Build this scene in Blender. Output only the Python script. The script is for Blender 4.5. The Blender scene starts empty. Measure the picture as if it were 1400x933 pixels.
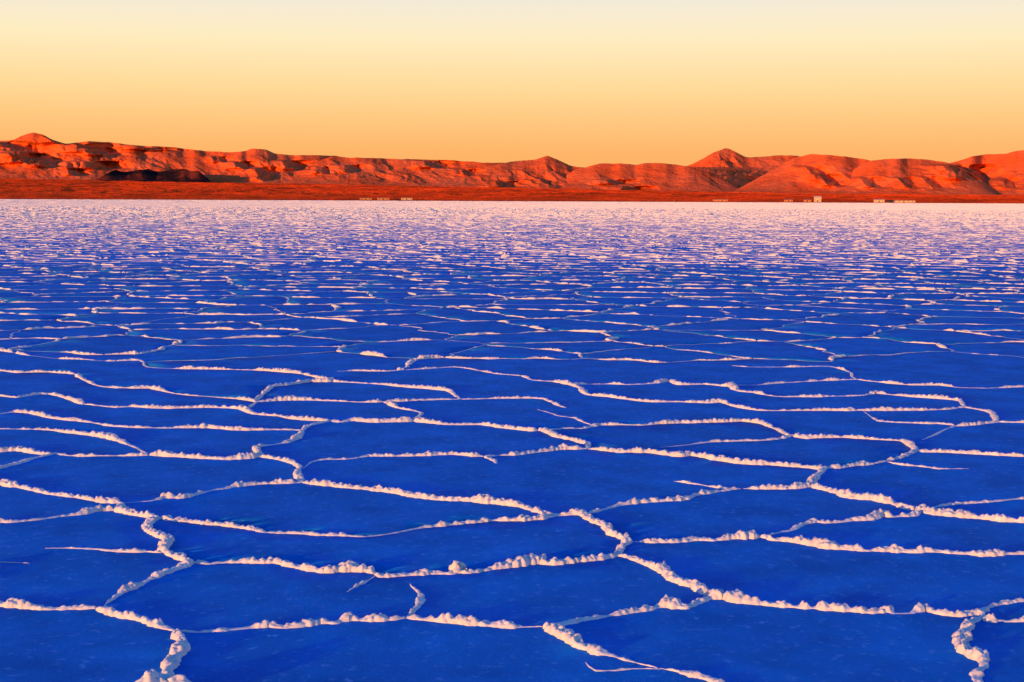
import bpy, math, random
import numpy as np
from mathutils import Matrix, Vector
from mathutils.geometry import delaunay_2d_cdt

rad = math.radians
random.seed(7)
RNG = np.random.default_rng(11)
scene = bpy.context.scene
COL = scene.collection

# ------------------------------------------------------------------ camera
F = 2000.0                      # focal length in photograph pixels (1400 wide)
CAM_H = 1.7
HORIZON_Y = 273.4
PITCH = math.atan((466.5 - HORIZON_Y) / F)
ROLL = rad(0.25)
fwd = np.array([0, math.cos(PITCH), -math.sin(PITCH)])
r0 = np.array([1.0, 0, 0]); u0 = np.array([0, math.sin(PITCH), math.cos(PITCH)])
right = r0 * math.cos(ROLL) + u0 * math.sin(ROLL)
up = u0 * math.cos(ROLL) - r0 * math.sin(ROLL)
cam_data = bpy.data.cameras.new('camera')
cam_data.sensor_width = 36.0
cam_data.lens = 36.0 * F / 1400.0
cam_data.clip_start = 0.1
cam_data.clip_end = 60000
cam = bpy.data.objects.new('camera', cam_data)
COL.objects.link(cam)
cam.matrix_world = Matrix(((right[0], up[0], -fwd[0], 0), (right[1], up[1], -fwd[1], 0),
                           (right[2], up[2], -fwd[2], CAM_H), (0, 0, 0, 1)))
scene.camera = cam

# ------------------------------------------------------------------ sky and sun
SUN_ELEV = rad(5.0)
SUN_AZ = rad(42.0)              # behind the camera, to its left
sun_dir = Vector((-math.sin(SUN_AZ) * math.cos(SUN_ELEV), -math.cos(SUN_AZ) * math.cos(SUN_ELEV), math.sin(SUN_ELEV)))
world = bpy.data.worlds.new('World'); scene.world = world
world.use_nodes = True
nt = world.node_tree; nt.nodes.clear()
out = nt.nodes.new('ShaderNodeOutputWorld')
bg = nt.nodes.new('ShaderNodeBackground')
geo = nt.nodes.new('ShaderNodeTexCoord')
sep = nt.nodes.new('ShaderNodeSeparateXYZ')
asin = nt.nodes.new('ShaderNodeMath'); asin.operation = 'ARCSINE'
mr = nt.nodes.new('ShaderNodeMapRange')
mr.inputs['From Min'].default_value = 0.0; mr.inputs['From Max'].default_value = math.pi / 2
ramp = nt.nodes.new('ShaderNodeValToRGB')
SKY = [(0.0, (0.79, 0.345, 0.092)), (1.8, (0.80, 0.365, 0.100)), (3.0, (0.81, 0.455, 0.155)), (4.4, (0.82, 0.57, 0.25)),
       (6.1, (0.81, 0.675, 0.41)), (7.8, (0.72, 0.665, 0.565)), (10.5, (0.48, 0.55, 0.59)), (15.5, (0.15, 0.31, 0.56)),
       (25, (0.015, 0.155, 0.54)), (55, (0.005, 0.115, 0.50)), (90, (0.004, 0.10, 0.46))]
cr = ramp.color_ramp
cr.elements[0].position = 0; cr.elements[1].position = 1
while len(cr.elements) < len(SKY): cr.elements.new(0.5)
for e, (d, c) in zip(cr.elements, SKY):
    e.position = d / 90.0; e.color = (*c, 1)
cr.interpolation = 'LINEAR'
sky = nt.nodes.new('ShaderNodeTexSky'); sky.sky_type = 'NISHITA'; sky.sun_disc = False
sky.sun_elevation = SUN_ELEV; sky.sun_rotation = math.pi + SUN_AZ
sky.altitude = 3400; sky.ozone_density = 4.0
sk = nt.nodes.new('ShaderNodeVectorMath'); sk.operation = 'SCALE'; sk.inputs['Scale'].default_value = 0.004
add = nt.nodes.new('ShaderNodeVectorMath'); add.operation = 'ADD'
L = nt.links.new
L(geo.outputs['Generated'], sep.inputs[0]); L(sep.outputs['Z'], asin.inputs[0]); L(asin.outputs[0], mr.inputs['Value'])
L(mr.outputs[0], ramp.inputs[0]); L(sky.outputs[0], sk.inputs[0]); L(ramp.outputs[0], add.inputs[0]); L(sk.outputs[0], add.inputs[1])
L(add.outputs[0], bg.inputs['Color']); bg.inputs['Strength'].default_value = 1.0
L(bg.outputs[0], out.inputs['Surface'])
sl = bpy.data.lights.new('sun', 'SUN'); sl.energy = 5.0; sl.angle = rad(0.5); sl.color = (1.0, 0.43, 0.09)
sun = bpy.data.objects.new('sun', sl); COL.objects.link(sun)
sun.rotation_euler = sun_dir.to_track_quat('Z', 'Y').to_euler()
sun.location = (-20, -20, 20)
vs = scene.view_settings
scene.cycles.diffuse_bounces = 1; scene.cycles.max_bounces = 6
vs.view_transform = 'Standard'; vs.look = 'None'; vs.gamma = 1; vs.exposure = 0.3; vs.use_curve_mapping = False

# ------------------------------------------------------------------ pixel <-> world
def px_dir(x, y):
    x = np.asarray(x, float); y = np.asarray(y, float)
    return fwd + np.multiply.outer((x - 700) / F, right) + np.multiply.outer((466.5 - y) / F, up)
def px_ground(x, y):
    d = px_dir(x, y); t = CAM_H / -d[..., 2]
    return d[..., :2] * t[..., None]
def world_px(P):
    P = np.asarray(P, float) - np.array([0, 0, CAM_H])
    z = P @ fwd
    return 700 + F * (P @ right) / z, 466.5 - F * (P @ up) / z

# ------------------------------------------------------------------ noise (numpy)
def _hash(ix, iy, iz):
    h = (ix.astype(np.int64) * 374761393 + iy.astype(np.int64) * 668265263 + iz.astype(np.int64) * 2147483647) & 0xffffffff
    h = ((h ^ (h >> 13)) * 1274126177) & 0xffffffff
    h = ((h ^ (h >> 16)) * 2246822519) & 0xffffffff
    return ((h ^ (h >> 15)) & 0xffffff) / float(0xffffff)
def noise(x, y, z=0.0):
    x, y, z = np.broadcast_arrays(np.asarray(x, float), np.asarray(y, float), np.asarray(z, float))
    ix, iy, iz = np.floor(x), np.floor(y), np.floor(z)
    fx, fy, fz = x - ix, y - iy, z - iz
    fx, fy, fz = (f * f * f * (f * (f * 6 - 15) + 10) for f in (fx, fy, fz))
    r = 0
    for a in (0, 1):
        for b in (0, 1):
            for c in (0, 1):
                wgt = (fx if a else 1 - fx) * (fy if b else 1 - fy) * (fz if c else 1 - fz)
                r = r + wgt * _hash(ix + a, iy + b, iz + c)
    return r * 2 - 1
def fbm(x, y, z=0.0, o=4):
    s = 0; a = 0.5; f = 1.0
    for k in range(o):
        s = s + a * noise(np.asarray(x) * f + k * 17.3, np.asarray(y) * f - k * 9.1, np.asarray(z) * f); a *= 0.5; f *= 2.03
    return s

def worley(x, y, seed):
    ix, iy = np.floor(x), np.floor(y); best = np.full(np.shape(x), 9.0); sd = np.full(np.shape(x), float(seed))
    for a in (-1, 0, 1):
        for b in (-1, 0, 1):
            cx = ix + a; cy = iy + b
            px_ = cx + _hash(cx, cy, sd); py_ = cy + _hash(cx, cy, sd + 7)
            best = np.minimum(best, (px_ - x) ** 2 + (py_ - y) ** 2)
    return np.sqrt(best)

# ------------------------------------------------------------------ mesh helpers
def mesh_np(name, verts, quads=None, tris=None, smooth=True):
    me = bpy.data.meshes.new(name)
    verts = np.asarray(verts, np.float32).reshape(-1, 3)
    lists = []; sizes = []
    if quads is not None and len(quads): q = np.asarray(quads, np.int32).reshape(-1, 4); lists.append(q.ravel()); sizes.append(np.full(len(q), 4))
    if tris is not None and len(tris): t = np.asarray(tris, np.int32).reshape(-1, 3); lists.append(t.ravel()); sizes.append(np.full(len(t), 3))
    loops = np.concatenate(lists).astype(np.int32); sizes = np.concatenate(sizes)
    starts = np.concatenate([[0], np.cumsum(sizes)[:-1]]).astype(np.int32)
    me.vertices.add(len(verts)); me.vertices.foreach_set('co', verts.ravel())
    me.loops.add(len(loops)); me.loops.foreach_set('vertex_index', loops)
    me.polygons.add(len(sizes)); me.polygons.foreach_set('loop_start', starts)
    me.polygons.foreach_set('use_smooth', np.full(len(sizes), smooth))
    me.update(calc_edges=True); me.validate()
    return me
def obj(name, me, mat=None, parent=None):
    o = bpy.data.objects.new(name, me); COL.objects.link(o)
    if mat and me: me.materials.append(mat)
    if parent: o.parent = parent
    return o
def grid_quads(nu, nv, base=0):
    a = np.arange(nu - 1)[:, None] * nv + np.arange(nv - 1)[None, :] + base
    return np.stack([a, a + nv, a + nv + 1, a + 1], -1).reshape(-1, 4)
def tag(o, label=None, cat=None, group=None, kind=None):
    for k, v in (('label', label), ('category', cat), ('group', group), ('kind', kind)):
        if v: o[k] = v
    return o

# ------------------------------------------------------------------ materials
def material(name, c1, c2, rough=0.7, scale=3.0, detail=6, bump=0.0, bump_scale=40.0, bump_dist=0.01, spec=0.3, coords='Object',
             stretch=(1, 1, 1), fine=None, objvar=0.0, lo=0.35, hi=0.65):
    m = bpy.data.materials.new(name); m.use_nodes = True
    t = m.node_tree; t.nodes.clear(); N = t.nodes.new; K = t.links.new
    o = N('ShaderNodeOutputMaterial'); p = N('ShaderNodeBsdfPrincipled'); K(p.outputs[0], o.inputs[0])
    tc = N('ShaderNodeTexCoord'); mp = N('ShaderNodeMapping'); mp.inputs['Scale'].default_value = stretch
    K(tc.outputs[coords], mp.inputs[0])
    n = N('ShaderNodeTexNoise'); n.inputs['Scale'].default_value = scale; n.inputs['Detail'].default_value = detail
    n.inputs['Roughness'].default_value = 0.62
    K(mp.outputs[0], n.inputs['Vector'])
    cr = N('ShaderNodeValToRGB'); cr.color_ramp.elements[0].position = lo; cr.color_ramp.elements[1].position = hi
    cr.color_ramp.elements[0].color = (*c1, 1); cr.color_ramp.elements[1].color = (*c2, 1)
    K(n.outputs['Fac'], cr.inputs[0]); colour = cr.outputs[0]
    if fine:                                            # small specks and patches of another colour
        n2 = N('ShaderNodeTexNoise'); n2.inputs['Scale'].default_value = fine[0]; n2.inputs['Detail'].default_value = 4
        n2.inputs['Roughness'].default_value = 0.7; K(mp.outputs[0], n2.inputs['Vector'])
        r2 = N('ShaderNodeValToRGB'); r2.color_ramp.elements[0].position = fine[1]; r2.color_ramp.elements[1].position = fine[2]
        K(n2.outputs['Fac'], r2.inputs[0])
        mx = N('ShaderNodeMix'); mx.data_type = 'RGBA'; K(r2.outputs[0], mx.inputs['Factor'])
        K(colour, mx.inputs[6]); mx.inputs[7].default_value = (*fine[3], 1); colour = mx.outputs[2]
    if objvar:
        oi = N('ShaderNodeObjectInfo'); mr = N('ShaderNodeMapRange'); mr.inputs['To Min'].default_value = 1 - objvar
        mr.inputs['To Max'].default_value = 1 + objvar; K(oi.outputs['Random'], mr.inputs['Value'])
        hs = N('ShaderNodeHueSaturation'); K(mr.outputs[0], hs.inputs['Value']); K(colour, hs.inputs['Color']); colour = hs.outputs[0]
    K(colour, p.inputs['Base Color'])
    p.inputs['Roughness'].default_value = rough; p.inputs['Specular IOR Level'].default_value = spec
    if bump:
        nb = N('ShaderNodeTexNoise'); nb.inputs['Scale'].default_value = bump_scale; nb.inputs['Detail'].default_value = 8
        nb.inputs['Roughness'].default_value = 0.65; K(mp.outputs[0], nb.inputs['Vector'])
        b = N('ShaderNodeBump'); b.inputs['Strength'].default_value = bump; b.inputs['Distance'].default_value = bump_dist
        K(nb.outputs['Fac'], b.inputs['Height']); K(b.outputs[0], p.inputs['Normal'])
    return m
M = {}
M['salt'] = material('white_salt_crust', (0.64, 0.625, 0.60), (0.80, 0.785, 0.75), rough=0.75, scale=14, bump=0.5, bump_scale=90, bump_dist=0.008, spec=0.25)
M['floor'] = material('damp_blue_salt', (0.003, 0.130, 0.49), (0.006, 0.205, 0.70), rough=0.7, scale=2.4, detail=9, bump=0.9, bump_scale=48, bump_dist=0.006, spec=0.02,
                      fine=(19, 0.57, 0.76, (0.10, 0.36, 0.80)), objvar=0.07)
M['rock'] = material('red_hill_rock', (0.78, 0.105, 0.022), (0.90, 0.165, 0.05), rough=0.9, scale=0.006, detail=10, bump=0.6, bump_scale=0.03, bump_dist=14, spec=0.0, stretch=(1, 1, 2.2))
M['dark_streaked'] = material('near_black_red_streaked', (0.022, 0.012, 0.012), (0.30, 0.050, 0.024), lo=0.48, hi=0.72, rough=0.95, scale=0.012, detail=8, stretch=(0.4, 0.4, 2.5), bump=0.6, bump_scale=0.05, bump_dist=8, spec=0.0)  # near-black ridge surface broken by dull red streaks
M['plain'] = material('dark_red_gravel', (0.56, 0.042, 0.006), (0.86, 0.09, 0.014), rough=0.95, scale=0.012, detail=8, bump=0.5, bump_scale=0.2, bump_dist=2, spec=0.0, stretch=(0.3, 1, 1))
M['plaster'] = material('pale_plaster', (0.60, 0.42, 0.28), (0.68, 0.50, 0.34), rough=0.9, scale=1.5, spec=0.1)
M['adobe'] = material('pale_adobe', (0.52, 0.20, 0.08), (0.60, 0.26, 0.11), rough=0.95, scale=1.2, spec=0.05)
M['tin'] = material('rusty_tin_roof', (0.30, 0.12, 0.07), (0.42, 0.18, 0.10), rough=0.7, scale=0.8, spec=0.2)
M['dark'] = material('dark_brown_paint', (0.035, 0.012, 0.008), (0.06, 0.02, 0.012), rough=0.7, scale=1.0, spec=0.2)
M['glass'] = material('window_glass', (0.02, 0.025, 0.03), (0.03, 0.035, 0.04), rough=0.1, scale=1.0, spec=0.5)
M['bark'] = material('shrub_bark', (0.06, 0.03, 0.02), (0.10, 0.05, 0.03), rough=0.9, scale=4)
M['leaf'] = material('dark_shrub_leaves', (0.035, 0.022, 0.010), (0.07, 0.04, 0.015), rough=0.8, scale=2)

# ------------------------------------------------------------------ salt flat: base sheet
R_SHORE = 1600.0
rings = np.concatenate([[0.0], np.geomspace(1.5, 36.9, 12), np.geomspace(38.2, 14000, 44)])
sheet_z = lambda r: -0.02 if r < 37 else -0.004
na = 96
ang = np.linspace(0, 2 * math.pi, na, endpoint=False)
V = [(0, 0, -0.02)]; T = []
for i, r in enumerate(rings[1:]):
    for a in ang: V.append((r * math.cos(a), r * math.sin(a), sheet_z(r)))
for j in range(na): T.append((0, 1 + j, 1 + (j + 1) % na))
Q = []
for i in range(len(rings) - 2):
    b0 = 1 + i * na; b1 = b0 + na
    for j in range(na): Q.append((b0 + j, b1 + j, b1 + (j + 1) % na, b0 + (j + 1) % na))
flat = obj('salt_flat', mesh_np('salt_flat', V, Q, T), M['floor'])
tag(flat, 'blue damp salt flat crossed by white polygon ridges', None, None, 'structure')

# ridge lines traced from the photograph: (x, y, strength) in photograph pixels
TR = [
 [(-40,824,.8),(0,828,.7),(20,829,1),(48,832,.7),(80,833,.7),(110,831,1),(135,831,1.2),(160,838,1.1),(200,847,1.1),(222,857,.8),(240,863,.6)],
 [(240,863,.7),(243,873,.9),(247,883,.9),(241,900,.8),(233,915,.7),(228,930,.9),(222,950,.9),(212,985,.8),(205,1030,.8)],
 [(240,863,.4),(270,865,.3),(303,862,.55),(330,859,.3),(368,855,.9),(390,857,.45),(440,852,.9),(460,853,.4),(475,848,.9),(495,849,.6),(520,849,.9),(555,846,1.25),(575,848,.5),(610,851,1),(640,853,.7),(670,855,.5),(690,857,.9),(715,858,.25),(745,857,.4)],
 [(745,856,1.1),(760,866,1.1),(775,876,1),(790,884,.8),(805,889,.9),(812,893,.8),(830,896,.35),(850,901,.3),(900,914,.3),(940,922,.5),(970,930,.4),(1010,945,.4),(1060,985,.5)],
 [(800,905,.15),(815,917,.2),(865,914,.25),(905,915,.2)],
 [(745,857,.4),(765,855,.5),(793,848,.5),(830,842,.35),(868,836,.85),(895,831,.4),(912,827,1),(935,831,.8),(955,823,.5),(974,817,.9),(992,815,1.3)],
 [(992,815,1.3),(1010,821,1.1),(1050,826,1),(1080,829,1.1),(1120,832,1),(1160,835,.9),(1190,837,.9),(1215,834,1),(1222,838,.25),(1245,838,.3),(1262,832,1.3),(1280,838,.8),(1310,841,.8),(1338,838,1.1),(1345,844,.6)],
 [(1345,844,.6),(1352,848,1),(1365,849,.4),(1385,849,.6),(1440,847,.6)],
 [(1338,838,.6),(1350,832,.4),(1365,826,.4),(1380,822,.5),(1400,820,.4),(1450,814,.5)],
 [(1345,844,.5),(1335,848,.6),(1325,858,.7),(1310,880,.8),(1325,893,.8),(1342,902,.9),(1345,912,.6),(1335,918,.6),(1335,930,.5),(1345,945,.5),(1340,990,.5)],
 [(413,660,.9),(440,663,.8),(470,666,.8),(500,669,.9),(530,672,.8),(560,678,.9),(600,683,.8),(631,684,.8),(655,686,1.2),(690,690,1),(707,692,1),(724,697,.6),(751,703,.7),(775,704,1),(793,702,1.2),(810,712,.8),(830,719,.8),(838,731,.8),(858,739,.9),(850,748,.8),(843,760,1)],
 [(843,760,1),(854,761,.9),(882,771,.9),(902,779,1),(919,793,.7),(940,800,.8),(950,802,.9),(965,812,.7),(992,815,1.1)],
 [(843,760,1),(820,764,1),(790,767,.7),(760,770,.7),(745,770,1.3),(735,767,1.5),(720,770,1.3),(700,773,.9),(675,777,.7),(640,782,.35),(626,780,1.3),(615,783,.35),(585,783,.5),(550,786,.35),(525,788,.5),(505,781,.9),(490,781,1.1),(475,779,1.3),(450,782,.9),(430,780,.8),(410,776,.7),(385,771,.8),(372,769,1.2),(355,770,1),(330,769,.9),(310,770,.35),(285,771,.5),(263,769,.5)],
 [(222,709,.6),(208,712,.6),(206,724,.7),(223,734,.8),(234,739,.8),(224,752,.9),(233,759,.9),(247,765,.9),(263,769,.9)],
 [(263,769,.9),(245,777,.8),(235,780,.4),(217,786,.8),(200,793,.4),(182,803,1),(170,808,.6),(155,818,.35),(140,831,.4)],
 [(-40,716,.6),(0,713,.7),(23,713,.4),(54,710,.4),(80,706,.4),(100,704,.7),(117,701,.8),(134,698,1.1),(158,698,1),(188,704,1.1),(222,709,.9),(241,711,.5),(268,714,.7),(299,717,.7),(324,721,.8),(349,724,.7),(362,728,.25),(413,729,.5),(436,731,.4),(467,731,.55),(498,733,.2),(528,730,.12),(580,721,.4),(610,718,.6),(655,713,.6),(668,711,.4),(700,710,.7),(735,709,.8),(760,705,.6),(775,704,.8)],
 [(-40,651,.8),(0,661,.9),(50,671,.8),(80,677,.8),(111,681,.9),(135,686,.9),(155,687,1.1),(168,688,.6)],
 [(168,688,.6),(160,697,.6)],
 [(168,688,.4),(208,685,.25),(228,680,.9),(245,681,.9),(265,677,.7),(285,671,.3),(309,668,.35),(322,665,.8),(349,662,.8),(369,661,.7),(413,660,.8)],
 [(-40,615,.8),(0,617,.9),(23,616,1.1),(44,619,1),(67,622,.8),(77,620,.7),(94,623,.35),(127,623,.7),(161,623,.35),(188,623,1),(218,622,1.4),(235,624,1.2),(268,626,1),(302,628,1),(336,627,.9),(356,625,1),(379,628,1),(399,633,1.1),(414,641,.9),(409,650,.8),(413,660,.9)],
 [(77,620,.5),(45,627,.5),(25,634,.7),(0,640,.7),(-40,650,.6)],
 [(356,625,.8),(351,612,.9),(376,608,.35),(394,605,.6),(409,598,1),(416,589,.8),(423,583,.6),(450,576,.5)],
 [(114,553,.3),(158,557,.8),(181,556,1.1),(208,558,.9),(242,558,.9),(279,557,.9),(329,559,1),(349,566,.9),(383,569,1),(403,573,.9),(450,576,.8),(466,577,.4),(486,575,1.3),(508,577,1),(566,576,1),(611,581,.9),(659,581,.9),(679,584,1),(727,589,.9),(741,589,1),(758,597,.9),(779,601,.8),(803,607,.8),(803,614,.6)],
 [(414,641,.3),(425,632,.35),(446,628,.5),(460,628,.4),(484,627,.3),(505,624,.8),(546,624,.7),(580,623,.8),(618,621,1),(662,624,1),(679,622,.35),(700,622,.7),(734,618,.6),(745,617,1.1),(769,614,1),(803,614,.9),(837,617,1),(889,619,1.1),(930,624,1),(943,623,1.2),(980,629,.9),(1014,633,1),(1054,635,1),(1088,638,.8),(1118,641,.9),(1128,640,1)],
 [(662,624,.9),(672,628,.7),(679,634,.5)],
 [(1128,640,1.1),(1145,640,.7),(1158,638,.6),(1178,635,.9),(1195,634,.4),(1212,630,.8),(1232,625,.8),(1252,617,.9)],
 [(1128,640,.9),(1115,655,.8),(1108,665,.9)],
 [(793,702,.5),(803,702,.5),(817,699,.5),(847,692,.5),(871,688,.9),(909,685,.6),(940,682,.4),(950,678,.5),(980,672,.5),(1014,668,.4),(1031,668,.8),(1071,668,.9),(1108,665,1)],
 [(920,658,.2),(943,661,.5),(964,664,.4),(994,668,.5),(1014,668,.4)],
 [(1108,665,.9),(1128,670,.8),(1145,675,.8),(1155,678,1.3),(1165,681,.9),(1192,683,1.1),(1219,688,.9),(1225,690,.6),(1242,696,.8),(1259,698,1.3),(1269,702,1.1),(1299,705,1),(1333,708,.9),(1373,712,.9),(1400,714,.9),(1450,720,.9)],
 [(1259,698,.9),(1247,704,.7),(1225,707,.5),(1215,707,1),(1207,705,1.3),(1192,711,.9),(1165,712,.8),(1148,714,.35),(1128,715,.6),(1115,713,.9),(1094,718,.7),(1081,725,.35),(1059,730,.3),(1045,734,.5)],
 [(1259,698,.5),(1279,693,.3),(1299,690,.5),(1319,688,.5),(1356,686,.4),(1400,682,.5),(1450,677,.5)],
 [(858,739,.5),(865,741,.3),(892,741,.7),(919,741,.5),(936,739,.6),(953,737,.6),(974,738,.6),(997,736,1),(1014,735,1.5),(1041,734,1.5),(1054,738,1),(1064,739,.6),(1081,740,1),(1118,746,.9),(1145,750,.9),(1172,751,.8),(1185,753,.25),(1215,753,.7),(1242,755,.7),(1265,754,.7),(1299,756,.7),(1322,757,.5),(1343,759,.8),(1373,757,.9),(1400,757,.4),(1450,757,.5)],
 [(1252,617,.8),(1265,618,.7),(1279,618,.9),(1302,619,1),(1333,621,1),(1366,623,.9),(1400,624,.9),(1450,625,.9)],
 [(1252,617,.9),(1245,608,1),(1235,603,.8),(1209,601,.6),(1172,599,.9),(1145,598,1),(1104,599,.9),(1081,596,.9),(1064,588,1),(1041,579,.9),(1014,576,.9),(990,577,.8),(950,578,.8),(902,579,.8),(878,581,.5),(844,581,.8),(820,582,.6),(796,586,.5),(769,586,.4),(741,589,.4)],
 [(1081,597,.7),(1064,601,.7),(1034,603,.6),(1010,603,.6),(977,604,.5),(940,608,.3),(900,612,.2)],
 [(1212,631,.4),(1222,634,.4),(1252,637,.6),(1286,641,.4),(1326,641,.2)],
 [(916,521,.9),(930,526,.9),(963,525.5,.9),(994,528,.8),(1000,526.5,1.2),(1010,535,.9),(1031,537,.7),(1051,541,.6),(1074,543,.6),(1104,543,.9),(1145,542,.8),(1182,541,.7),(1198,538,1.1),(1215,540,.6),(1249,543,.9),(1282,545,.9),(1312,548,.9),(1319,557,1)],
 [(460,508,.5),(481,507,.5),(529,507.5,.4),(580,504.5,.5),(621,502,.9),(645,505,.8),(679,511,.8),(714,514,1),(727,520,.8),(755,522,.9),(779,526,.8),(793,531,.9),(803,540,.9),(837,543,1),(871,548,1),(899,550,.9),(930,550,.9),(963,551,.9),(987,550,1),(1004,556,1),(1037,561.5,1),(1074,561.5,.7),(1111,561.5,1),(1158,561.5,1.1),(1198,561,1),(1249,561,.9),(1292,560,.8),(1319,557,.9),(1346,561.5,.7),(1356,564,.6),(1363,572,.8),(1366,577,1),(1400,577.6,1),(1450,578,.9)],
 [(1366,577,.9),(1333,581,.9),(1306,583,.5),(1286,591,.3),(1260,602,.2)],
 [(1306,582,.5),(1282,579,.6),(1232,578,.5),(1202,576,.5),(1188,569,.2),(1180,562,.2)],
 [(-40,506,.8),(0,507,.8),(27,509,.9),(67,509,.9),(101,512,1),(117,520.5,1),(141,529,.9),(154,530,.7),(181,531,1),(208,531,.8),(232,537,.8),(265,541,.7),(295,543,.4),(336,547,1.3),(349,550,.8),(340,558,.7)],
 [(349,550,.7),(361,537,.8),(372,529,1),(393,526.6,.7),(423,522,.8),(456,522,1.2),(436,517,.8),(409,510.5,.9),(369,507,.9),(319,505.5,.9),(268,504.5,.9),(228,504,.5),(201,502,.8),(191,493,1),(151,494,.7),(117,492,.6),(74,490,.8),(34,485,.9),(0,479,.9),(-40,474,.8)],
 [(-40,544,.4),(0,541,.5),(23,544,.6),(47,540,.9),(67,539,1.3),(84,542,1.2),(104,549,1),(114,553,.6)],
 [(-40,569,.5),(0,566,.4),(20,563.5,.6),(40,565,1),(80,572.5,.9),(124,578,.7),(158,583,.5),(195,585,.6),(242,585,.7),(285,585,.9),(319,588,.9),(362,588,.6),(399,588,.5),(416,589,.6)],
 [(-40,586,.3),(0,587,.3),(60,588,.7),(101,592,.7),(124,595,.8),(154,601,.9),(174,609,.5),(190,615,.4),(205,622,.4)],
 [(349,550,.6),(393,547,.9),(450,548,.9),(491,550,.7),(525,550,.9),(563,548,.7),(590,547,.6),(630,546,.6),(649,545.6,.7),(700,544.6,.9),(745,545.6,1),(765,555,.7),(775,558,.3)],
 [(525,550,1),(542,557,.9),(566,562,.5),(577,565,.6),(568,572,.5),(566,576,.5)],
 [(456,522,1),(511,525,.8),(546,528,.6),(580,531,.8),(611,534,.9),(625,543,.8),(630,546,.6)],
 [(734,560,.4),(762,568.6,.4),(789,572,.4),(808,581,.4)],
 [(779,526,.5),(837,525,.9),(858,526,.7),(892,525,.9),(916,521,1)],
 [(1000,500,.5),(1024,502,.6),(1081,502,.9),(1135,501,.9),(1162,509,.9),(1172,519,.8),(1215,524,.9),(1245,526.6,.9),(1286,526.6,1),(1310,530,.6),(1350,531,.6),(1400,529,.7),(1450,529,.7)],
 [(1172,519,.9),(1128,520.5,.9),(1098,522,.7),(1061,524,.6),(1034,526.6,.4),(1002,527,.4)],
 [(60,750,.12),(91,750,.2),(134,751,.25),(161,754,.4),(191,754,.5),(222,756,.3)],
 [(-40,769,.15),(0,769,.15),(40,770,.15)],
 [(515,786,.25),(508,790,.25),(487,800,.3),(474,810,.3)],
 [(560,798,.2),(563,803,.3),(578,814,.35),(573,827,.4),(562,838,.4),(556,846,.5)],
 [(0,775,.1),(60,900,.12)],
]
TR.pop()

def smooth_poly(P, W, d0):
    """Catmull-Rom through traced points, resampled at about d0 metres, with small natural wobble."""
    P = np.asarray(P, float); n = len(P)
    ext = np.vstack([2 * P[0] - P[1], P, 2 * P[-1] - P[-2]])
    op = []; ow = []
    for i in range(n - 1):
        p0, p1, p2, p3 = ext[i:i + 4]
        k = max(2, int(np.linalg.norm(p2 - p1) / d0) + 1)
        t = np.linspace(0, 1, k, endpoint=False)[:, None]
        c = 0.5 * (2 * p1 + (p2 - p0) * t + (2 * p0 - 5 * p1 + 4 * p2 - p3) * t ** 2 + (3 * p1 - p0 - 3 * p2 + p3) * t ** 3)
        lin = p1 + (p2 - p1) * t
        op.append(0.55 * c + 0.45 * lin); ow.append(W[i] + (W[i + 1] - W[i]) * t[:, 0])
    op.append(P[-1:]); ow.append([W[-1]])
    return np.vstack(op), np.concatenate(ow)
def wobble(P, amp):
    if len(P) < 3: return P
    d = np.gradient(P, axis=0); d /= np.linalg.norm(d, axis=1)[:, None] + 1e-9
    nrm = np.stack([-d[:, 1], d[:, 0]], 1)
    s = np.concatenate([[0], np.cumsum(np.linalg.norm(np.diff(P, axis=0), axis=1))])
    env = np.minimum(1, np.minimum(s, s[-1] - s) / 0.15)
    o = (noise(P[:, 0] * 3.1, P[:, 1] * 3.1, 5.5) * 1.0 + noise(P[:, 0] * 9, P[:, 1] * 9, 8.5) * 0.45 + noise(P[:, 0] * 24, P[:, 1] * 24, 2.5) * 0.22)
    return P + nrm * (o * amp * env)[:, None]

edges = []                                             # (points Nx2, weights N)
for pl in TR:
    a = np.array(pl, float)
    # a stroke of the outline is a polyline on the ground plane
    G = px_ground(a[:, 0], a[:, 1])
    dmean = np.linalg.norm(G, axis=1).mean()
    P, W = smooth_poly(G, a[:, 2], 0.06 + 0.004 * dmean)
    edges.append((wobble(P, 0.022), W))

# ------------------------------------------------------------------ polygon network beyond the traced ridges
NEAR = 40.0
HALF = rad(25)
def wedge_points(rmin, rmax, cell, jit):
    pts = []
    nx = int(rmax * math.sin(HALF + 0.1) / cell) + 2
    for j in range(-4, int(rmax / (cell * 0.66)) + 3):
        for i in range(-nx, nx + 1):
            x = (i + (0.5 if j % 2 else 0)) * cell; y = j * cell * 0.66
            r = math.hypot(x, y)
            if y < -2 or r > rmax: continue
            if abs(x) > y * math.tan(HALF) + 5: continue
            pts.append((x, y))
    p = np.array(pts)
    return p + RNG.uniform(-jit, jit, p.shape) * np.array([cell, cell * 0.66])
CELL = 1.75
seeds = wedge_points(0, 300, CELL, 0.46)
seeds = seeds[RNG.random(len(seeds)) > 0.06]
res = delaunay_2d_cdt([Vector(p) for p in seeds], [], [], 0, 1e-6)
dv = np.array([tuple(v) for v in res[0]]); df = np.array(res[2])
A, B, C_ = dv[df[:, 0]], dv[df[:, 1]], dv[df[:, 2]]
D = 2 * (A[:, 0] * (B[:, 1] - C_[:, 1]) + B[:, 0] * (C_[:, 1] - A[:, 1]) + C_[:, 0] * (A[:, 1] - B[:, 1]))
a2, b2, c2 = (A ** 2).sum(1), (B ** 2).sum(1), (C_ ** 2).sum(1)
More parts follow.
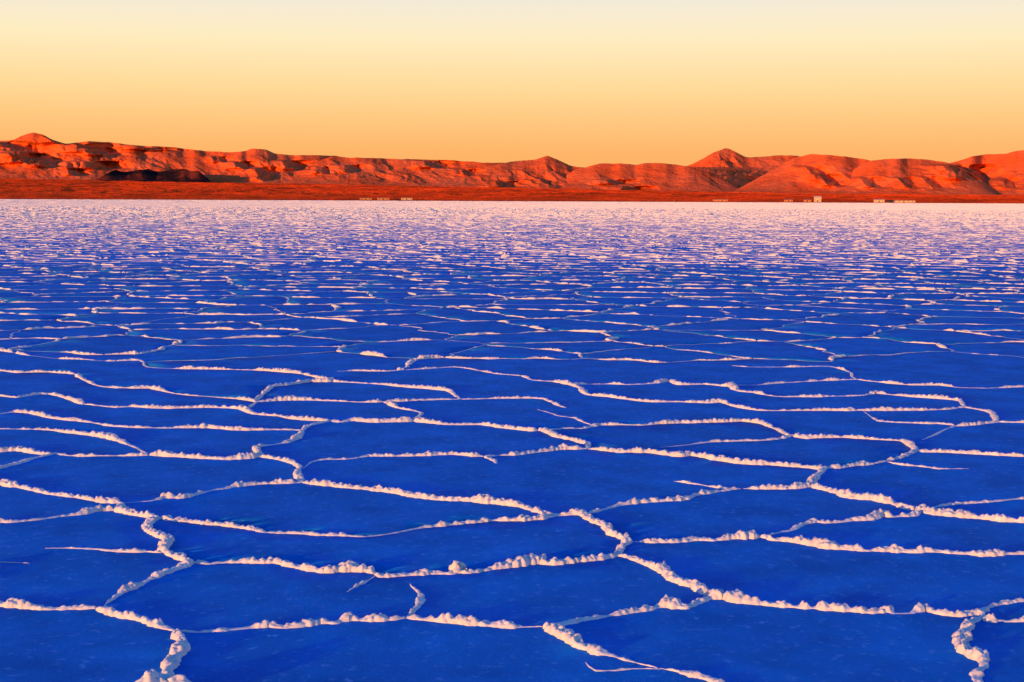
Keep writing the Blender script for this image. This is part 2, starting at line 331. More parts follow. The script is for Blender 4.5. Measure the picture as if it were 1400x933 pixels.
cen = np.stack([(a2 * (B[:, 1] - C_[:, 1]) + b2 * (C_[:, 1] - A[:, 1]) + c2 * (A[:, 1] - B[:, 1])) / D,
                (a2 * (C_[:, 0] - B[:, 0]) + b2 * (A[:, 0] - C_[:, 0]) + c2 * (B[:, 0] - A[:, 0])) / D], 1)
em = {}
vor = []
for fi, f in enumerate(df):
    for k in range(3):
        key = (min(f[k], f[(k + 1) % 3]), max(f[k], f[(k + 1) % 3]))
        if key in em:
            vor.append((em[key], fi))
        else: em[key] = fi
vor = np.array(vor)
va, vb = cen[vor[:, 0]], cen[vor[:, 1]]
ln = np.linalg.norm(vb - va, axis=1)
ok = (ln < 4.5) & (ln > 0.05)
va, vb = va[ok], vb[ok]
mid = (va + vb) / 2
md = np.linalg.norm(mid, axis=1)
gx, gy = world_px(np.column_stack([mid, np.zeros(len(mid))]))
def frontier(x): return 497 + 6 * np.sin(x / 70.0) - 14 * (x < 330)
front = (mid[:, 1] > 0.5)
inside_traced = front & (gx > -60) & (gx < 1470) & (gy > frontier(gx)) & (gy < 1350)
keep = front & ~inside_traced & (md > 2.0)
for e_ in (va, vb):                                    # nothing of it reaches into the traced ground
    ex, ey = world_px(np.column_stack([e_, np.zeros(len(e_))]))
    keep &= ~((e_[:, 1] > 0.5) & (ex > -20) & (ex < 1420) & (ey > 515) & (ey < 1000))
# ridge strength: transverse-looking runs share a slow random field, some edges are faint
wv = 0.30 + 0.72 * RNG.random(len(mid)) ** 1.1
wv[RNG.random(len(mid)) < 0.16] *= 0.3
near_m = keep & (md < NEAR)
trace_pts = np.vstack([e[0] for e in edges])
def snap(p):
    q = trace_pts - p; d = np.einsum('ij,ij->i', q, q); i = d.argmin()
    return trace_pts[i], math.sqrt(d[i])
deg = {}
nodekey = lambda p: (round(float(p[0]), 4), round(float(p[1]), 4))
for a, b in zip(va[near_m], vb[near_m]):
    for p in (a, b): deg[nodekey(p)] = deg.get(nodekey(p), 0) + 1
for a, b, w, m, gy_ in zip(va[near_m], vb[near_m], wv[near_m], md[near_m], gy[near_m]):
    a = a.copy(); b = b.copy()
    chain = [a, b]
    for e in (0, 1):
        p = chain[0] if e == 0 else chain[-1]
        if deg[nodekey(p)] == 1:                       # an open end near the traced ridges runs on to the nearest one
            q, d = snap(p)
            if d < (1.6 if gy_ < 530 else 0.6):
                if e == 0: chain.insert(0, q)
                else: chain.append(q)
    P, W = smooth_poly(np.array(chain), [w] * len(chain), 0.07 + 0.004 * m)
    edges.append((wobble(P, 0.12), W))

# ------------------------------------------------------------------ ridge meshes
def ridge_mesh(P, W, fine=1.0):
    long_run = len(P) > 40
    s = np.concatenate([[0], np.cumsum(np.linalg.norm(np.diff(P, axis=0), axis=1))])
    d = np.linalg.norm(P, axis=1).mean()
    ds = max(0.0065, 0.00085 * d) * fine
    n = max(4, int(s[-1] / ds) + 1)
    t = np.linspace(0, s[-1], n)
    x = np.interp(t, s, P[:, 0]); y = np.interp(t, s, P[:, 1]); w = np.interp(t, s, W)
    dx = np.gradient(x); dy = np.gradient(y); l = np.hypot(dx, dy) + 1e-9; nx, ny = -dy / l, dx / l
    m = 13 if d < 9 else (9 if d < 16 else (7 if d < 28 else 5))
    # lumpy strength along the line: thin runs, thick runs, single knobs
    slow = noise(x * 2.3, y * 2.3, 1.5); med = noise(x * 8, y * 8, 3.5); fin = noise(x * 22, y * 22, 7.5)
    k = np.clip(0.95 + 0.45 * slow + 0.55 * med + 0.40 * fin + 0.3 * noise(x * 47, y * 47, 9.5), 0.03, 2.1)
    dash = np.clip(0.42 + 2.2 * noise(x * 3.4, y * 3.4, 31.5) + 1.2 * noise(x * 9.5, y * 9.5, 33.5), 0, 1.8)
    mixd = np.clip((d - 7) / 9, 0, 1.0)
    bead = np.clip(1.45 - 1.75 * worley(x * 13, y * 13, 11), 0, 1.5)
    solid = np.clip(w - 0.30, 0, 0.7)
    k = k * (0.05 + solid + (1.2 - solid) * bead)
    k = k * (1 - mixd) + dash * mixd
    knob = np.clip(noise(x * 5.2, y * 5.2, 21.5) - 0.50, 0, 1) * 2.0 * np.minimum(w, 1)
    end = np.clip(np.minimum(t, s[-1] - t) / 0.05, 0, 1)
    wk = w * k + knob
    Hh = (0.033 * wk * np.minimum(1.0, 0.12 + w if d < 18 else 0.6 + w)) * (0.35 + 0.65 * end)
    taper = np.clip(np.minimum(t, s[-1] - t) / 0.22, 0, 1)
    Wd = (0.004 + 0.007 * np.clip(w / 0.5, 0, 1) + 0.0165 * wk) * np.where(w < 0.45, 0.15 + 0.85 * taper, 0.5 + 0.5 * end)
    u = np.linspace(-1, 1, m)
    prof = np.clip(1 - np.abs(u) ** 2.2, 0, 1) ** 0.8
    if d < 18:                                         # popcorn crust: rounded lumps with creases between them
        f1 = 34.0; bx = x[:, None] + nx[:, None] * u[None, :] * Wd[:, None]; by = y[:, None] + ny[:, None] * u[None, :] * Wd[:, None]
        pop = 1.25 - 1.05 * worley(bx * f1, by * f1, 3) + 0.35 * (0.5 - worley(bx * 85, by * 85, 5))
        side = 1 + 0.45 * (pop - 0.7)
    else:
        bx = x[:, None] + nx[:, None] * u[None, :] * Wd[:, None]; by = y[:, None] + ny[:, None] * u[None, :] * Wd[:, None]
        pop = 0.8 + 0.55 * noise(bx * 20, by * 20, 4.5); side = 1.0 + 0 * pop
    off = u[None, :] * Wd[:, None] * side
    X = x[:, None] + nx[:, None] * off; Y = y[:, None] + ny[:, None] * off
    Z = 0.0008 * prof[None, :] + Hh[:, None] * prof[None, :] * np.clip(1.2 * pop - 0.1, 0.12, 1.5)
    Z = 0.046 * (1 - np.exp(-Z / 0.046))
    if d < 18:                                         # fine crystals
        ed = (1 - np.abs(u) ** 6)[None, :]
        g1 = noise(X * 62, Y * 62, 51.5); g2 = noise(X * 125, Y * 125, 57.5)
        Z = Z * (1 + ed * (0.30 * g1 + 0.24 * g2))
        X = X + ed * (0.0030 * noise(X * 70, Y * 70, 61.5) + 0.0016 * noise(X * 140, Y * 140, 63.5)) * np.minimum(1, Hh / 0.01)[:, None]
        Y = Y + ed * (0.0030 * noise(X * 70, Y * 70, 71.5) + 0.0016 * noise(X * 140, Y * 140, 73.5)) * np.minimum(1, Hh / 0.01)[:, None]
    lowz = -0.0004 - 0.25 * Hh; Z[:, 0] = lowz; Z[:, -1] = lowz
    Z[0, :] = -0.003; Z[-1, :] = -0.003
    V = np.stack([X, Y, Z], -1).reshape(-1, 3)
    return V, grid_quads(n, m)[:, ::-1]

# split long traced strokes at junctions so that each run between two junctions is one ridge
ends = np.vstack([np.vstack([e[0][0], e[0][-1]]) for e in edges])
runs = []
for P, W in edges:
    cut = [0]
    for i in range(4, len(P) - 4):
        dd = np.abs(ends - P[i]).sum(1).min()
        if dd < 0.05 and i - cut[-1] > 4: cut.append(i)
    cut.append(len(P) - 1)
    for a, b in zip(cut[:-1], cut[1:]):
        if b - a >= 1: runs.append((P[a:b + 1], W[a:b + 1]))
def size_in_view(r):
    P, W = r; x, y = world_px(np.column_stack([P, np.zeros(len(P))]))
    inside = (x > -5) & (x < 1405) & (y < 940)
    if inside.sum() < 2: return 0
    L_ = np.hypot(np.diff(x), np.diff(y)).sum() * inside.mean()
    return L_ * (W.mean() + 0.1) / np.linalg.norm(P, axis=1).mean()
runs.sort(key=size_in_view, reverse=True)
rest_v = []; rest_q = []; base = 0
for i, (P, W) in enumerate(runs):
    v, q = ridge_mesh(P, W)
    if i < 300:
        c = np.array([P[len(P) // 2][0], P[len(P) // 2][1], 0])
        o = obj('salt_ridge', mesh_np('salt_ridge', v - c, q, smooth=np.hypot(*c[:2]) < 14), M['salt'], flat); o.location = c
    else:
        rest_v.append(v); rest_q.append(q + base); base += len(v)

# ------------------------------------------------------------------ far ridges: joined, too many to pick apart
far_m = keep & (md >= NEAR)
fa, fb, fw, fd = va[far_m], vb[far_m], wv[far_m], md[far_m]
for lo, hi, ns in ((NEAR, 75, 8), (75, 140, 5), (140, 400, 4)):
    s_ = (fd >= lo) & (fd < hi)
    a, b, w = fa[s_], fb[s_], fw[s_]
    n = len(a); t = np.linspace(0, 1, ns)
    p = a[:, None, :] + (b - a)[:, None, :] * t[None, :, None]
    dvec = (b - a) / (np.linalg.norm(b - a, axis=1)[:, None] + 1e-9); nr = np.stack([-dvec[:, 1], dvec[:, 0]], 1)
    env = np.sin(np.pi * t); p = p + nr[:, None, :] * (RNG.uniform(-0.16, 0.16, (n, ns)) * env[None, :])[:, :, None]
    hgt = 0.001 + np.interp(fd[s_], [40, 60, 100, 150, 250], [0.026, 0.023, 0.028, 0.042, 0.085])[:, None] * w[:, None] * 2.3 * RNG.random((n, ns)) ** 2.2
    wid = hgt * RNG.uniform(0.6, 0.9, (n, ns)) + 0.004
    l_ = np.concatenate([p + nr[:, None, :] * wid[:, :, None], np.full((n, ns, 1), -0.006)], -1)
    r_ = np.concatenate([p - nr[:, None, :] * wid[:, :, None], np.full((n, ns, 1), -0.006)], -1)
    apex = np.concatenate([p, hgt[:, :, None]], -1)
    v = np.stack([l_, apex, r_], 2).reshape(-1, 3)
    st = (np.arange(n)[:, None] * ns + np.arange(ns - 1)[None, :]).reshape(-1) * 3 + base
    q = np.concatenate([np.stack([st, st + 1, st + 4, st + 3], 1), np.stack([st + 1, st + 2, st + 5, st + 4], 1)])
    rest_v.append(v); rest_q.append(q); base += len(v)
o = obj('distant_salt_ridges', mesh_np('distant_salt_ridges', np.vstack(rest_v), np.vstack(rest_q), smooth=False), M['salt'], flat)
o['kind'] = 'stuff'

# crust out to the shore: low broken berms, each a step up and a gentle slope down behind
nc = 420
az = np.linspace(-HALF, HALF, nc)
rr = 262.0; cols = []
while rr < R_SHORE + 40:
    sp = 1.6 + 0.012 * (rr - 262)
    wig = sp * 0.75 * fbm(az * rr / 9.0, rr * 0.37, 2.2, 3)
    h = (0.05 + 0.00006 * rr) * (0.55 + 0.8 * RNG.random(nc)) + 0.0
    for dr, zz in ((0.0, np.full(nc, -0.006)), (0.05 + 0.00005 * rr, h), (0.12 + 0.0001 * rr, h * 0.8)):
        R_ = rr + wig + dr
        cols.append(np.stack([R_ * np.sin(az), R_ * np.cos(az), zz], -1))
    rr += sp
Vb = np.array(cols)
nb = len(cols)
o = obj('distant_salt_crust', mesh_np('distant_salt_crust', Vb.reshape(-1, 3), grid_quads(nb, nc)[:, ::-1], smooth=False), M['salt'], flat)
o['kind'] = 'stuff'

# ------------------------------------------------------------------ salt plates between the ridges
cv = []; ce = []
for P, W in edges:
    if W.mean() < 0.2: continue
    step = max(1, int(0.10 / 0.07))
    b0 = len(cv)
    for p in P: cv.append((p[0], p[1]))
    ce += [(b0 + i, b0 + i + 1) for i in range(len(P) - 1)]
nb_c = len(ce)
PL = NEAR - 2.0
inner = []
rr = 2.2
while rr < PL:
    st = 0.12 + 0.012 * rr
    k = int(2 * HALF * rr / st) + 1
    for a in np.linspace(-HALF, HALF, k):
        inner.append((rr * math.sin(a) + random.uniform(-.3, .3) * st, rr * math.cos(a) + random.uniform(-.3, .3) * st))
    rr += st
cv += inner
res = delaunay_2d_cdt([Vector(p) for p in cv], ce, [], 0, 0.004)
pv = np.array([tuple(v) for v in res[0]]); pe = res[1]; pf = np.array(res[2]); oe = res[4]
wall = set()
for e, og in zip(pe, oe):
    if len(og) > 0: wall.add((min(e), max(e)))
tc = pv[pf].mean(1); tr = np.linalg.norm(tc, axis=1)
good = (tr < PL) & (tr > 2.2) & (np.abs(np.arctan2(tc[:, 0], tc[:, 1])) < HALF + 0.02) & (tc[:, 1] > 0)
adj = {}
for i, f in enumerate(pf):
    if not good[i]: continue
    for k in range(3):
        e = (min(f[k], f[(k + 1) % 3]), max(f[k], f[(k + 1) % 3]))
        adj.setdefault(e, []).append(i)
parent_ = list(range(len(pf)))
def find(i):
    while parent_[i] != i:
        parent_[i] = parent_[parent_[i]]; i = parent_[i]
    return i
for e, fs in adj.items():
    if len(fs) == 2 and (int(e[0]), int(e[1])) not in wall:
        parent_[find(fs[0])] = find(fs[1])
comp = {}
for i in range(len(pf)):
    if good[i]: comp.setdefault(find(i), []).append(i)
def tri_area(ids):
    a, b, c = pv[pf[ids, 0]], pv[pf[ids, 1]], pv[pf[ids, 2]]
    return np.abs((b[:, 0] - a[:, 0]) * (c[:, 1] - a[:, 1]) - (b[:, 1] - a[:, 1]) * (c[:, 0] - a[:, 0])).sum() / 2
zz = 0.004 * fbm(pv[:, 0] * 1.3, pv[:, 1] * 1.3, 4.4, 3) + 0.0016 * noise(pv[:, 0] * 11, pv[:, 1] * 11, 1.1)
wall_v = np.zeros(len(pv), bool)
for e in wall: wall_v[e[0]] = wall_v[e[1]] = True
zz = np.where(wall_v, 0.0, np.minimum(zz - 0.004, -0.0012))                 # each plate is slightly dished, its rim turned up
comps = sorted(comp.values(), key=lambda ids: -tri_area(np.array(ids)) / (tr[ids].mean() ** 3))
def plate_mesh(ids):
    f = pf[np.array(ids)]
    u, inv = np.unique(f, return_inverse=True); f2 = inv.reshape(-1, 3)
    a, b, c = pv[u][f2[:, 0]], pv[u][f2[:, 1]], pv[u][f2[:, 2]]
    flip = ((b[:, 0] - a[:, 0]) * (c[:, 1] - a[:, 1]) - (b[:, 1] - a[:, 1]) * (c[:, 0] - a[:, 0])) < 0
    f2[flip] = f2[flip][:, ::-1]
    top = np.column_stack([pv[u], zz[u]])
    cnt = {}
    for t in f2:
        for k in range(3):
            e = (t[k], t[(k + 1) % 3]); cnt[e] = 1
    rim = [e for e in cnt if (e[1], e[0]) not in cnt]
    rv = sorted({v for e in rim for v in e}); ri = {v: len(top) + i for i, v in enumerate(rv)}
    cc = top[:, :2].mean(0)
    low = top[rv].copy(); low[:, :2] += (cc - low[:, :2]) * 0.012; low[:, 2] = -0.03
    quads = [(e[0], ri[e[0]], ri[e[1]], e[1]) for e in rim]
    return np.vstack([top, low]), quads, f2
rv_, rq_, rt_ = [], [], []; base = 0; n_pl = 0
for ids in comps:
    ar = tri_area(np.array(ids))
    v, q, t = plate_mesh(ids)
    if ar > 0.03 and n_pl < 300:
        c = np.array([*v[:, :2].mean(0), 0])
        o = obj('salt_plate', mesh_np('salt_plate', v - c, q, t), M['floor'], flat); o.location = c
        n_pl += 1
    else:
        rv_.append(v); rq_.append(np.array(q).reshape(-1, 4) + base); rt_.append(t + base); base += len(v)
if rv_:
    o = obj('small_salt_plates', mesh_np('small_salt_plates', np.vstack(rv_), np.vstack(rq_), np.vstack(rt_)), M['floor'], flat); o['kind'] = 'stuff'

# the big knob of salt on the ridge at the front
def lump(name, cx, cy, rx, ry, h, seed):
    nu, nv = 56, 20
    th = np.linspace(0, 2 * math.pi, nu); ph = np.linspace(0, 1, nv)
    U, P_ = np.meshgrid(th, ph, indexing='ij')
    rr = np.sin(P_ * math.pi / 2) ; zc = np.cos(P_ * math.pi / 2) ** 0.7
    X = rx * rr * np.cos(U); Y = ry * rr * np.sin(U); Z = h * zc
    k = 1 + 0.28 * noise(X * 22 + seed, Y * 22, Z * 22) + 0.15 * noise(X * 55, Y * 55 + seed, Z * 55)
    X, Y, Z = X * k, Y * k, Z * k - 0.012
    X[-1], Y[-1], Z[-1] = X[0], Y[0], Z[0]
    o = obj(name, mesh_np(name, np.stack([X, Y, Z], -1).reshape(-1, 3), grid_quads(nu, nv)[:, ::-1]), M['salt'], flat)
    o.location = (cx, cy, 0); return o
g = px_ground(np.array([208.0, 244.0]), np.array([947.0, 948.0]))
lump('salt_knob', g[0][0], g[0][1], 0.070, 0.06, 0.080, 3.0)
lump('salt_knob', g[1][0], g[1][1], 0.065, 0.06, 0.072, 9.0)

# ------------------------------------------------------------------ shore plain
def plain_z(R, a):
    """rising gravel plain behind the shore; a is azimuth (right positive)"""
    t = np.clip((R - R_SHORE) / 2600.0, 0, None)
    k = np.interp(a, [-0.6, -0.34, -0.1, 0.05, 0.2, 0.34, 0.6], [46, 44, 34, 26, 18, 16, 16])
    return k * np.minimum(t, 1.6) ** 1.15 + 0.8 * np.clip((R - R_SHORE) / 12.0, -1, 1)
pa = np.linspace(-rad(34), rad(34), 620)
cols = []; rr = R_SHORE; k_ = 0
first = np.full(len(pa), -0.6)
wig0 = 10 * fbm(pa * 60, 0 * pa, 3.3, 4)
cols.append(np.stack([(rr - 10 + wig0) * np.sin(pa), (rr - 10 + wig0) * np.cos(pa), first], -1))
while rr < 7300:                                       # stony hummocks and scrub: a rough rise, then a gentle fall
    sp = 12 + 0.012 * (rr - R_SHORE)
    wig = wig0 * max(0, 1 - (rr - R_SHORE) / 400) + sp * 0.8 * fbm(pa * rr / (sp * 4), rr * 0.37, 2.2, 3)
    hm = (0.35 + 0.00042 * (rr - R_SHORE)) * (0.25 + 1.3 * RNG.random(len(pa)) * np.clip(0.6 + fbm(pa * 40, rr / 300, 9.1, 3), 0.1, 1.4))
    for dr, f_ in ((0.0, 0.0), (0.9 + 0.0004 * rr, 1.0), (2.5 + 0.001 * rr, 0.75)):
        R_ = rr + wig + dr
        z_ = plain_z(R_, pa) + 4.0 * np.clip((rr - R_SHORE - 60) / 900, 0, 1) * fbm(pa * 90, R_ / 200, 1.2, 4) + f_ * hm
        cols.append(np.stack([R_ * np.sin(pa), R_ * np.cos(pa), z_], -1))
    rr += sp
Vp = np.array(cols)
o = obj('shore_plain', mesh_np('shore_plain', Vp.reshape(-1, 3), grid_quads(len(cols), len(pa))[:, ::-1], smooth=False), M['plain'])
tag(o, 'dark red gravel plain between the salt and the hills', None, None, 'structure')

# ------------------------------------------------------------------ hills
SHADE = [  # gully flanks that face away from the low sun: x, y, half width, half height, shear (pixels)
 (1003,246,46,14,0.0), (1322,236,18,10,.6), (1378,251,7,7,.6), (1298,231,8,4,.3),
  (360,238,11,9,.4), (8,201,14,7,.1), (36,207,16,10,.5), (76,191,8,5,.5), (118,203,14,6,.6), (140,208,12,5,.6),
 (480,231,10,5,.2), (597,225,13,5,.3), (205,201,16,4,.2), (236,203,12,3,.3), (400,226,12,6,.6), (100,231,9,9,.2),
 (30,217,16,7,.3), (130,226,16,5,.3), (1118,238,10,10,1.0), (1135,247,9,8,1.0), (1190,250,9,7,.9), (1240,250,8,7,.9), (1275,250,8,8,.9),
 (690,252,11,4,.2), (862,258,13,3,.1), (840,249,12,3,.1), (440,233,9,5,.4), (330,226,9,5,.5), (65,222,12,6,.4), (300,218,8,4,.5), (640,236,8,4,.4),
]
def hill(name, label, prof, Rf, Rc, Rb, seed, gully=0.38, freq=1.0, mat='rock', skirt=30):
    prof = [(prof[0][0] - skirt, 268)] + prof + [(prof[-1][0] + skirt, 270)]
    xs = np.array([p[0] for p in prof], float); ys = np.array([p[1] for p in prof], float)
    nu = max(60, int((xs[-1] - xs[0]) / 1.6)); nv = 84
    X = np.linspace(xs[0], xs[-1], nu); Yp = np.interp(X, xs, ys)
    ker = np.hanning(9); ker /= ker.sum(); Yp = np.convolve(np.pad(Yp, 4, mode='edge'), ker, mode='valid')
    Yp = Yp + (3.2 if mat == 'dark_streaked' else 1.1) * fbm(X / 14.0, seed, 0.5, 4)
    d = px_dir(X, Yp); azm = np.arctan2(d[:, 0], d[:, 1]); tane = d[:, 2] / np.hypot(d[:, 0], d[:, 1])
    # crest distance wanders a little, so the skyline is not a circle round the camera
    rc = Rc * (1 + 0.035 * fbm(X / 60.0, seed + 3.3, 0.2, 3))
    H = tane * rc + CAM_H
    v = np.linspace(0, 1, nv); vc = 0.68
    R = np.where(v[None, :] < vc, Rf + (rc[:, None] - Rf) * (v[None, :] / vc), rc[:, None] + (Rb - rc[:, None]) * ((v[None, :] - vc) / (1 - vc)))
    A_ = np.repeat(azm[:, None], nv, 1)
    tf = np.clip(v / vc, 0, 1); tb = np.clip((v - vc) / (1 - vc), 0, 1)
    shape = np.where(v < vc, 0.6 * tf + 0.4 * tf ** 1.5, 1 - tb ** 1.3)
    zp = plain_z(np.minimum(R, 7000), A_) - 3
    zb = plain_z(np.full(nu, min(Rc, 7000)), azm)[:, None] * 0 + zp
    Z = zp + (np.maximum(H[:, None] - zp, 6)) * shape[None, :]
    # gullies and spurs, zero at the crest and the foot
    env = (np.sin(np.pi * np.clip(tf, 0, 1) ** 1.2) ** 0.7 * (v < vc))[None, :]
    lx = A_ * Rc; ly = R
    wx = lx + 90 * fbm(lx / 260, ly / 260, seed, 3)
    g = 1 - np.abs(2 * fbm((wx + 0.35 * ly) / (330 / freq), ly / (900 / freq), seed + 1, 4))
    g2 = np.abs(fbm(wx / (120 / freq), ly / (240 / freq), seed + 5, 4)) * 2
    depth = np.maximum(H[:, None] - zp, 8)
    Z = Z - env * depth * gully * (0.62 * np.clip(1 - g, 0, 1) + 0.38 * g2)
    Z = Z + env * 0.05 * depth * fbm(lx / 60, ly / 60, seed + 8, 4)
    # steep flanks turned away from the sun, at the places the photograph shows them
    sx, sy = world_px(np.stack([R * np.sin(A_), R * np.cos(A_), Z], -1))
    shift = np.zeros_like(R)
    for (cx, cy, hw, hh, sh) in SHADE:
        if hw > 30 and name != 'conical_hill': continue
        if cx < xs[0] - 10 or cx > xs[-1] + 10: continue
        qy = (sy - cy) / hh
        qx = (sx - cx - sh * (sy - cy)) / hw + (0.1 if hw > 30 else 0.3) * noise(sx / 7.0, sy / 5.0, cx * 0.1)
        e = np.clip((1.2 - np.abs(qy)) * 2.5, 0, 1)
        saw = np.where(np.abs(qx) < 1, qx, np.sign(qx) * np.clip(1 - (np.abs(qx) - 1) / 2.2, 0, 1))
        metres = hw * Rc / F
        if hw > 30: saw = np.where(qx < -1, -2 * np.clip(1 + (qx + 1) / 2.2, 0, 1), np.where(qx < 1, qx - 1, 0))
        shift += saw * e * metres * 1.75
    R2 = R + shift * (tf < 0.97)[None, :] * np.clip(tf / 0.1, 0, 1)[None, :] * (v < vc)[None, :]
    R2 = np.where(v[None, :] < vc, np.minimum(R2, rc[:, None] * (0.9985 + 0.0015 * np.minimum(tf, 1))[None, :]), R2)
    Vt = np.stack([R2 * np.sin(A_), R2 * np.cos(A_), Z], -1).reshape(-1, 3)
    c = np.array([np.mean(Vt[:, 0]), np.mean(Vt[:, 1]), 0])
    o = obj(name, mesh_np(name, Vt - c, grid_quads(nu, nv)[:, ::-1], smooth=False), M[mat])
    o.location = c
    return tag(o, label, None, None, 'structure')
hill('hill_range', 'rugged red hill range with dark gullies and a small peak',
     [(-330,222),(-240,205),(-150,200),(-80,190),(-30,194),(0,192),(20,190),(30,185),(45,180.5),(58,183),(70,190),(90,196),(110,194),(120,192.5),(150,194),(175,197),(195,199),(230,200),(260,204),(290,207),(310,208),(335,206),(345,202.5),(362,204),(375,209),(400,212),(430,211.5),(460,213),(490,220),(520,232),(540,244)],
     5180, 5600, 7400, 3.1, 0.17, 1.7)
hill('dark_ridge', 'long low dark ridge at the foot of the rugged range',
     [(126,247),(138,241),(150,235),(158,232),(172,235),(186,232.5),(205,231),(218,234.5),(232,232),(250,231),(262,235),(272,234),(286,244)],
     5010, 5130, 5400, 44.1, 0.3, 2.0, 'dark_streaked', 8)
hill('low_hills', 'long low red hills with a flat crest between the peak range and the rounded knoll',
     [(400,236),(430,222),(455,213),(480,215),(550,217),(590,218),(620,219),(660,222),(690,222.5),(730,226),(760,236),(780,244)],
     5080, 5500, 7400, 8.4, 0.17, 1.7)
hill('rounded_hill', 'smooth rounded red knoll rising from the low hills',
     [(630,240),(660,228),(690,222.5),(715,219),(735,217),(748,212.5),(760,217),(780,226),(800,229),(830,236),(860,246)],
     5060, 5450, 6900, 12.9, 0.28, 1.3)
hill('conical_hill', 'pointed red conical peak standing behind the lower hills',
     [(880,246),(910,234),(940,227),(955,220),(975,208),(993,201.5),(1005,207),(1020,214.5),(1040,214),(1080,211.5),(1100,214),(1125,228),(1140,246)],
     7200, 8300, 9600, 17.7, 0.20, 1.1)
hill('low_foothills', 'low rounded red foothills in front of the conical peak',
     [(770,244),(785,232),(800,229),(820,223),(845,223),(870,225),(895,222),(910,223),(930,226),(940,227),(962,231),(985,242),(1010,256),(1030,263)],
     5080, 5400, 6600, 21.2, 0.18, 1.0)
hill('broad_hill', 'broad smooth red hill with faint diagonal gullies',
     [(1000,262),(1012,257),(1040,241),(1062,229),(1085,216),(1110,210),(1150,213),(1180,217),(1195,220),(1215,230),(1235,246)],
     4900, 5300, 6600, 26.5, 0.15, 1.0)
hill('flat_topped_hill', 'flat topped red hill beside the broad hill',
     [(1150,246),(1170,230),(1190,219.5),(1210,217),(1240,216),(1270,218),(1295,222),(1310,228),(1330,238),(1345,248)],
     4780, 5150, 6400, 31.4, 0.15, 1.0)
hill('sloping_hill', 'higher red hill climbing away from the flat topped hill',
     [(1265,246),(1280,232),(1295,223),(1310,220),(1330,213),(1350,210),(1375,210),(1390,206),(1400,205),(1440,200),(1500,203),(1580,198),(1660,206),(1740,222)],
     5000, 5420, 7400, 36.8, 0.17, 1.0)

# ------------------------------------------------------------------ small things on the shore
def box_mesh(name, x0, x1, y0, y1, z0, z1):
    v = [(x, y, z) for x in (x0, x1) for y in (y0, y1) for z in (z0, z1)]
    q = [(0, 1, 3, 2), (4, 6, 7, 5), (0, 4, 5, 1), (2, 3, 7, 6), (0, 2, 6, 4), (1, 5, 7, 3)]
    return mesh_np(name, v, q, smooth=False)
def gable_mesh(name, w, d, z0, h, over=0.35, th=0.15):
    a, b = w / 2 + over, d / 2 + over
    pr = [(-b, z0 - 0.05), (0, z0 + h), (b, z0 - 0.05), (b, z0 - 0.05 + th), (0, z0 + h + th), (-b, z0 - 0.05 + th)]
    v = [(s * a, y, z) for s in (-1, 1) for y, z in pr]
    q = []; n = len(pr)
    for i in range(n): j = (i + 1) % n; q.append((i, j, n + j, n + i))
    q += [(0, 5, 4, 1), (1, 4, 3, 2), (6, 7, 10, 11), (7, 8, 9, 10)]
    return mesh_np(name, v, q, smooth=False)
def building(name, label, cat, x, w, d, h, roof_h, wall_mat, roof_mat, group=None, back=10.0, wins=2, door=True):
    e = px_dir(x, 270.0); a = math.atan2(e[0], e[1]); R = R_SHORE + back
    e_ = bpy.data.objects.new(name, None); COL.objects.link(e_)
    zg = float(plain_z(np.array(R), np.array(a)))
    e_.location = (R * math.sin(a), R * math.cos(a), zg - 0.1); e_.rotation_euler = (0, 0, -a)
    tag(e_, label, cat, group)
    # walls with a gable top
    v = [(sx * w / 2, sy * d / 2, z) for sx in (-1, 1) for sy in (-1, 1) for z in (-0.6, h)] + [(-w / 2, 0, h + roof_h - 0.02), (w / 2, 0, h + roof_h - 0.02)]
    q = [(0, 4, 5, 1), (6, 2, 3, 7)]; t = [(1, 3, 8), (5, 9, 7)]
    q += [(2, 0, 1, 3), (4, 6, 7, 5)]
    obj('wall', mesh_np('wall', v, q, t, smooth=False), wall_mat, e_)
    obj('roof', gable_mesh('roof', w, d, h, roof_h), roof_mat, e_)
    slots = wins + (1 if door else 0)
    for k in range(slots):
        cx = -w / 2 + (k + 0.5) * w / slots
        if door and k == slots // 2:
            obj('door', box_mesh('door', cx - 0.5, cx + 0.5, -d / 2 - 0.06, -d / 2 + 0.05, 0, min(2.0, h * 0.85)), M['dark'], e_)
        else:
            f = obj('window', box_mesh('window', cx - 0.45, cx + 0.45, -d / 2 - 0.05, -d / 2 + 0.05, h * 0.40, h * 0.40 + 0.95), M['adobe'], e_)
            obj('pane', box_mesh('pane', cx - 0.37, cx + 0.37, -d / 2 - 0.07, -d / 2, h * 0.40 + 0.08, h * 0.40 + 0.87), M['glass'], f)
    return e_
building('house', 'small bright white house standing alone on the shore', 'house', 1118, 7.6, 6.0, 4.6, 1.5, M['plaster'], M['plaster'], back=14)
building('long_shed', 'low pale shed just beside the dark hut, the shorter of its pair', 'shed', 1202, 11, 5, 2.4, 0.7, M['plaster'], M['plaster'], back=10, wins=2)
building('long_shed', 'longest low pale shed on the shore, next to the dark hut', 'shed', 1236, 23, 5, 1.9, 0.6, M['plaster'], M['adobe'], back=10, wins=4)
building('hut', 'small dark brown hut between two low pale sheds', 'hut', 1216, 6.0, 4.5, 2.0, 0.8, M['dark'], M['dark'], back=6, wins=1)
building('adobe_shed', 'low orange adobe shed on the shore below the conical peak', 'shed', 985, 16, 5, 1.9, 0.5, M['adobe'], M['adobe'], back=16, wins=3)
building('adobe_shed', 'low adobe shed nearest to the white house', 'shed', 1104, 8, 5, 2.1, 0.5, M['adobe'], M['tin'], back=16, wins=2)
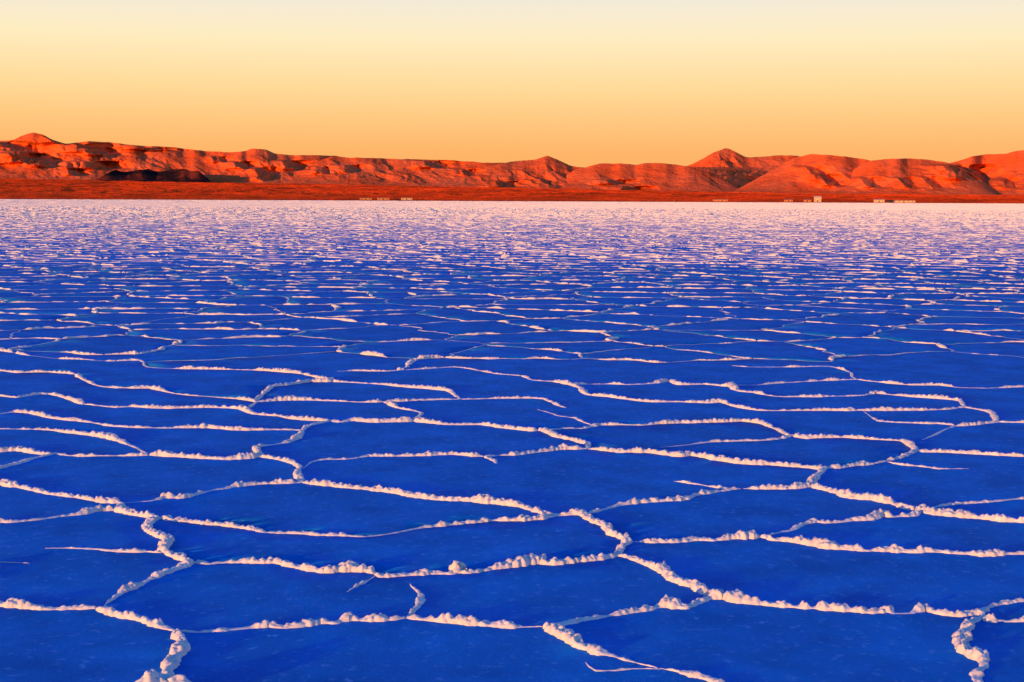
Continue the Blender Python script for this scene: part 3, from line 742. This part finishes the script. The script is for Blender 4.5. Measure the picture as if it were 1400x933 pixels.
building('adobe_shed', 'low adobe shed second from the white house', 'shed', 1078, 9, 5, 2.1, 0.5, M['adobe'], M['tin'], back=16, wins=2)
building('adobe_shed', 'low sandy shed one gap away from the dark shrub', 'shed', 500, 13, 5, 1.8, 0.5, M['adobe'], M['adobe'], back=18, wins=2)
building('adobe_shed', 'low sandy shed between another shed and the dark shrub', 'shed', 524, 13, 5, 2.0, 0.5, M['adobe'], M['adobe'], back=18, wins=2)
building('long_shed', 'low bright sandy shed alone beyond the dark shrub', 'shed', 556, 12, 5, 2.1, 0.6, M['plaster'], M['adobe'], back=18, wins=2)

def shrub(x, w, h, label):
    e = px_dir(x, 270.0); a = math.atan2(e[0], e[1]); R = R_SHORE + 2
    root = bpy.data.objects.new('shrub', None); COL.objects.link(root)
    root.location = (R * math.sin(a), R * math.cos(a), float(plain_z(np.array(R), np.array(a))) - 0.1)
    tag(root, label, 'shrub')
    rnd = random.Random(5); V = []; Q = []
    for k in range(9):
        an = rnd.uniform(0, 6.28); sp = rnd.uniform(0.2, 0.85) * w / 2; hh = rnd.uniform(0.5, 0.9) * h
        tip = (sp * math.cos(an), sp * math.sin(an), hh); b = len(V)
        for (c, r) in (((0, 0, 0), 0.10), (tip, 0.025)):
            for j in range(5): V.append((c[0] + r * math.cos(j * 1.257), c[1] + r * math.sin(j * 1.257), c[2]))
        for j in range(5): Q.append((b + j, b + (j + 1) % 5, b + 5 + (j + 1) % 5, b + 5 + j))
    obj('stem', mesh_np('stem', V, Q), M['bark'], root)
    V = []; Q = []
    clumps = [(rnd.uniform(-.5, .5) * w, rnd.uniform(-.4, .4) * w, rnd.uniform(0.25, 0.85) * h) for _ in range(16)]
    for _ in range(1500):
        c = rnd.choice(clumps); p = Vector((rnd.gauss(c[0], .35), rnd.gauss(c[1], .35), max(0.05, rnd.gauss(c[2], .28))))
        n = Vector((rnd.gauss(0, 1), rnd.gauss(0, 1), rnd.gauss(0, 1))).normalized(); t = n.orthogonal().normalized(); u = n.cross(t)
        s = rnd.uniform(.08, .17); b = len(V)
        for q in (t, u * .6, -t, -u * .6): V.append(tuple(p + q * s))
        Q.append((b, b + 1, b + 2, b + 3))
    obj('crown', mesh_np('crown', V, Q, smooth=False), M['leaf'], root)
shrub(542, 4.6, 3.6, 'dark leafy shrub on the salt shore between low sandy sheds')
print('RIDGES', len(runs), 'PLATES', n_pl, len(comps), 'TRIS', sum(len(o.data.polygons) for o in bpy.data.objects if o.type == 'MESH'))
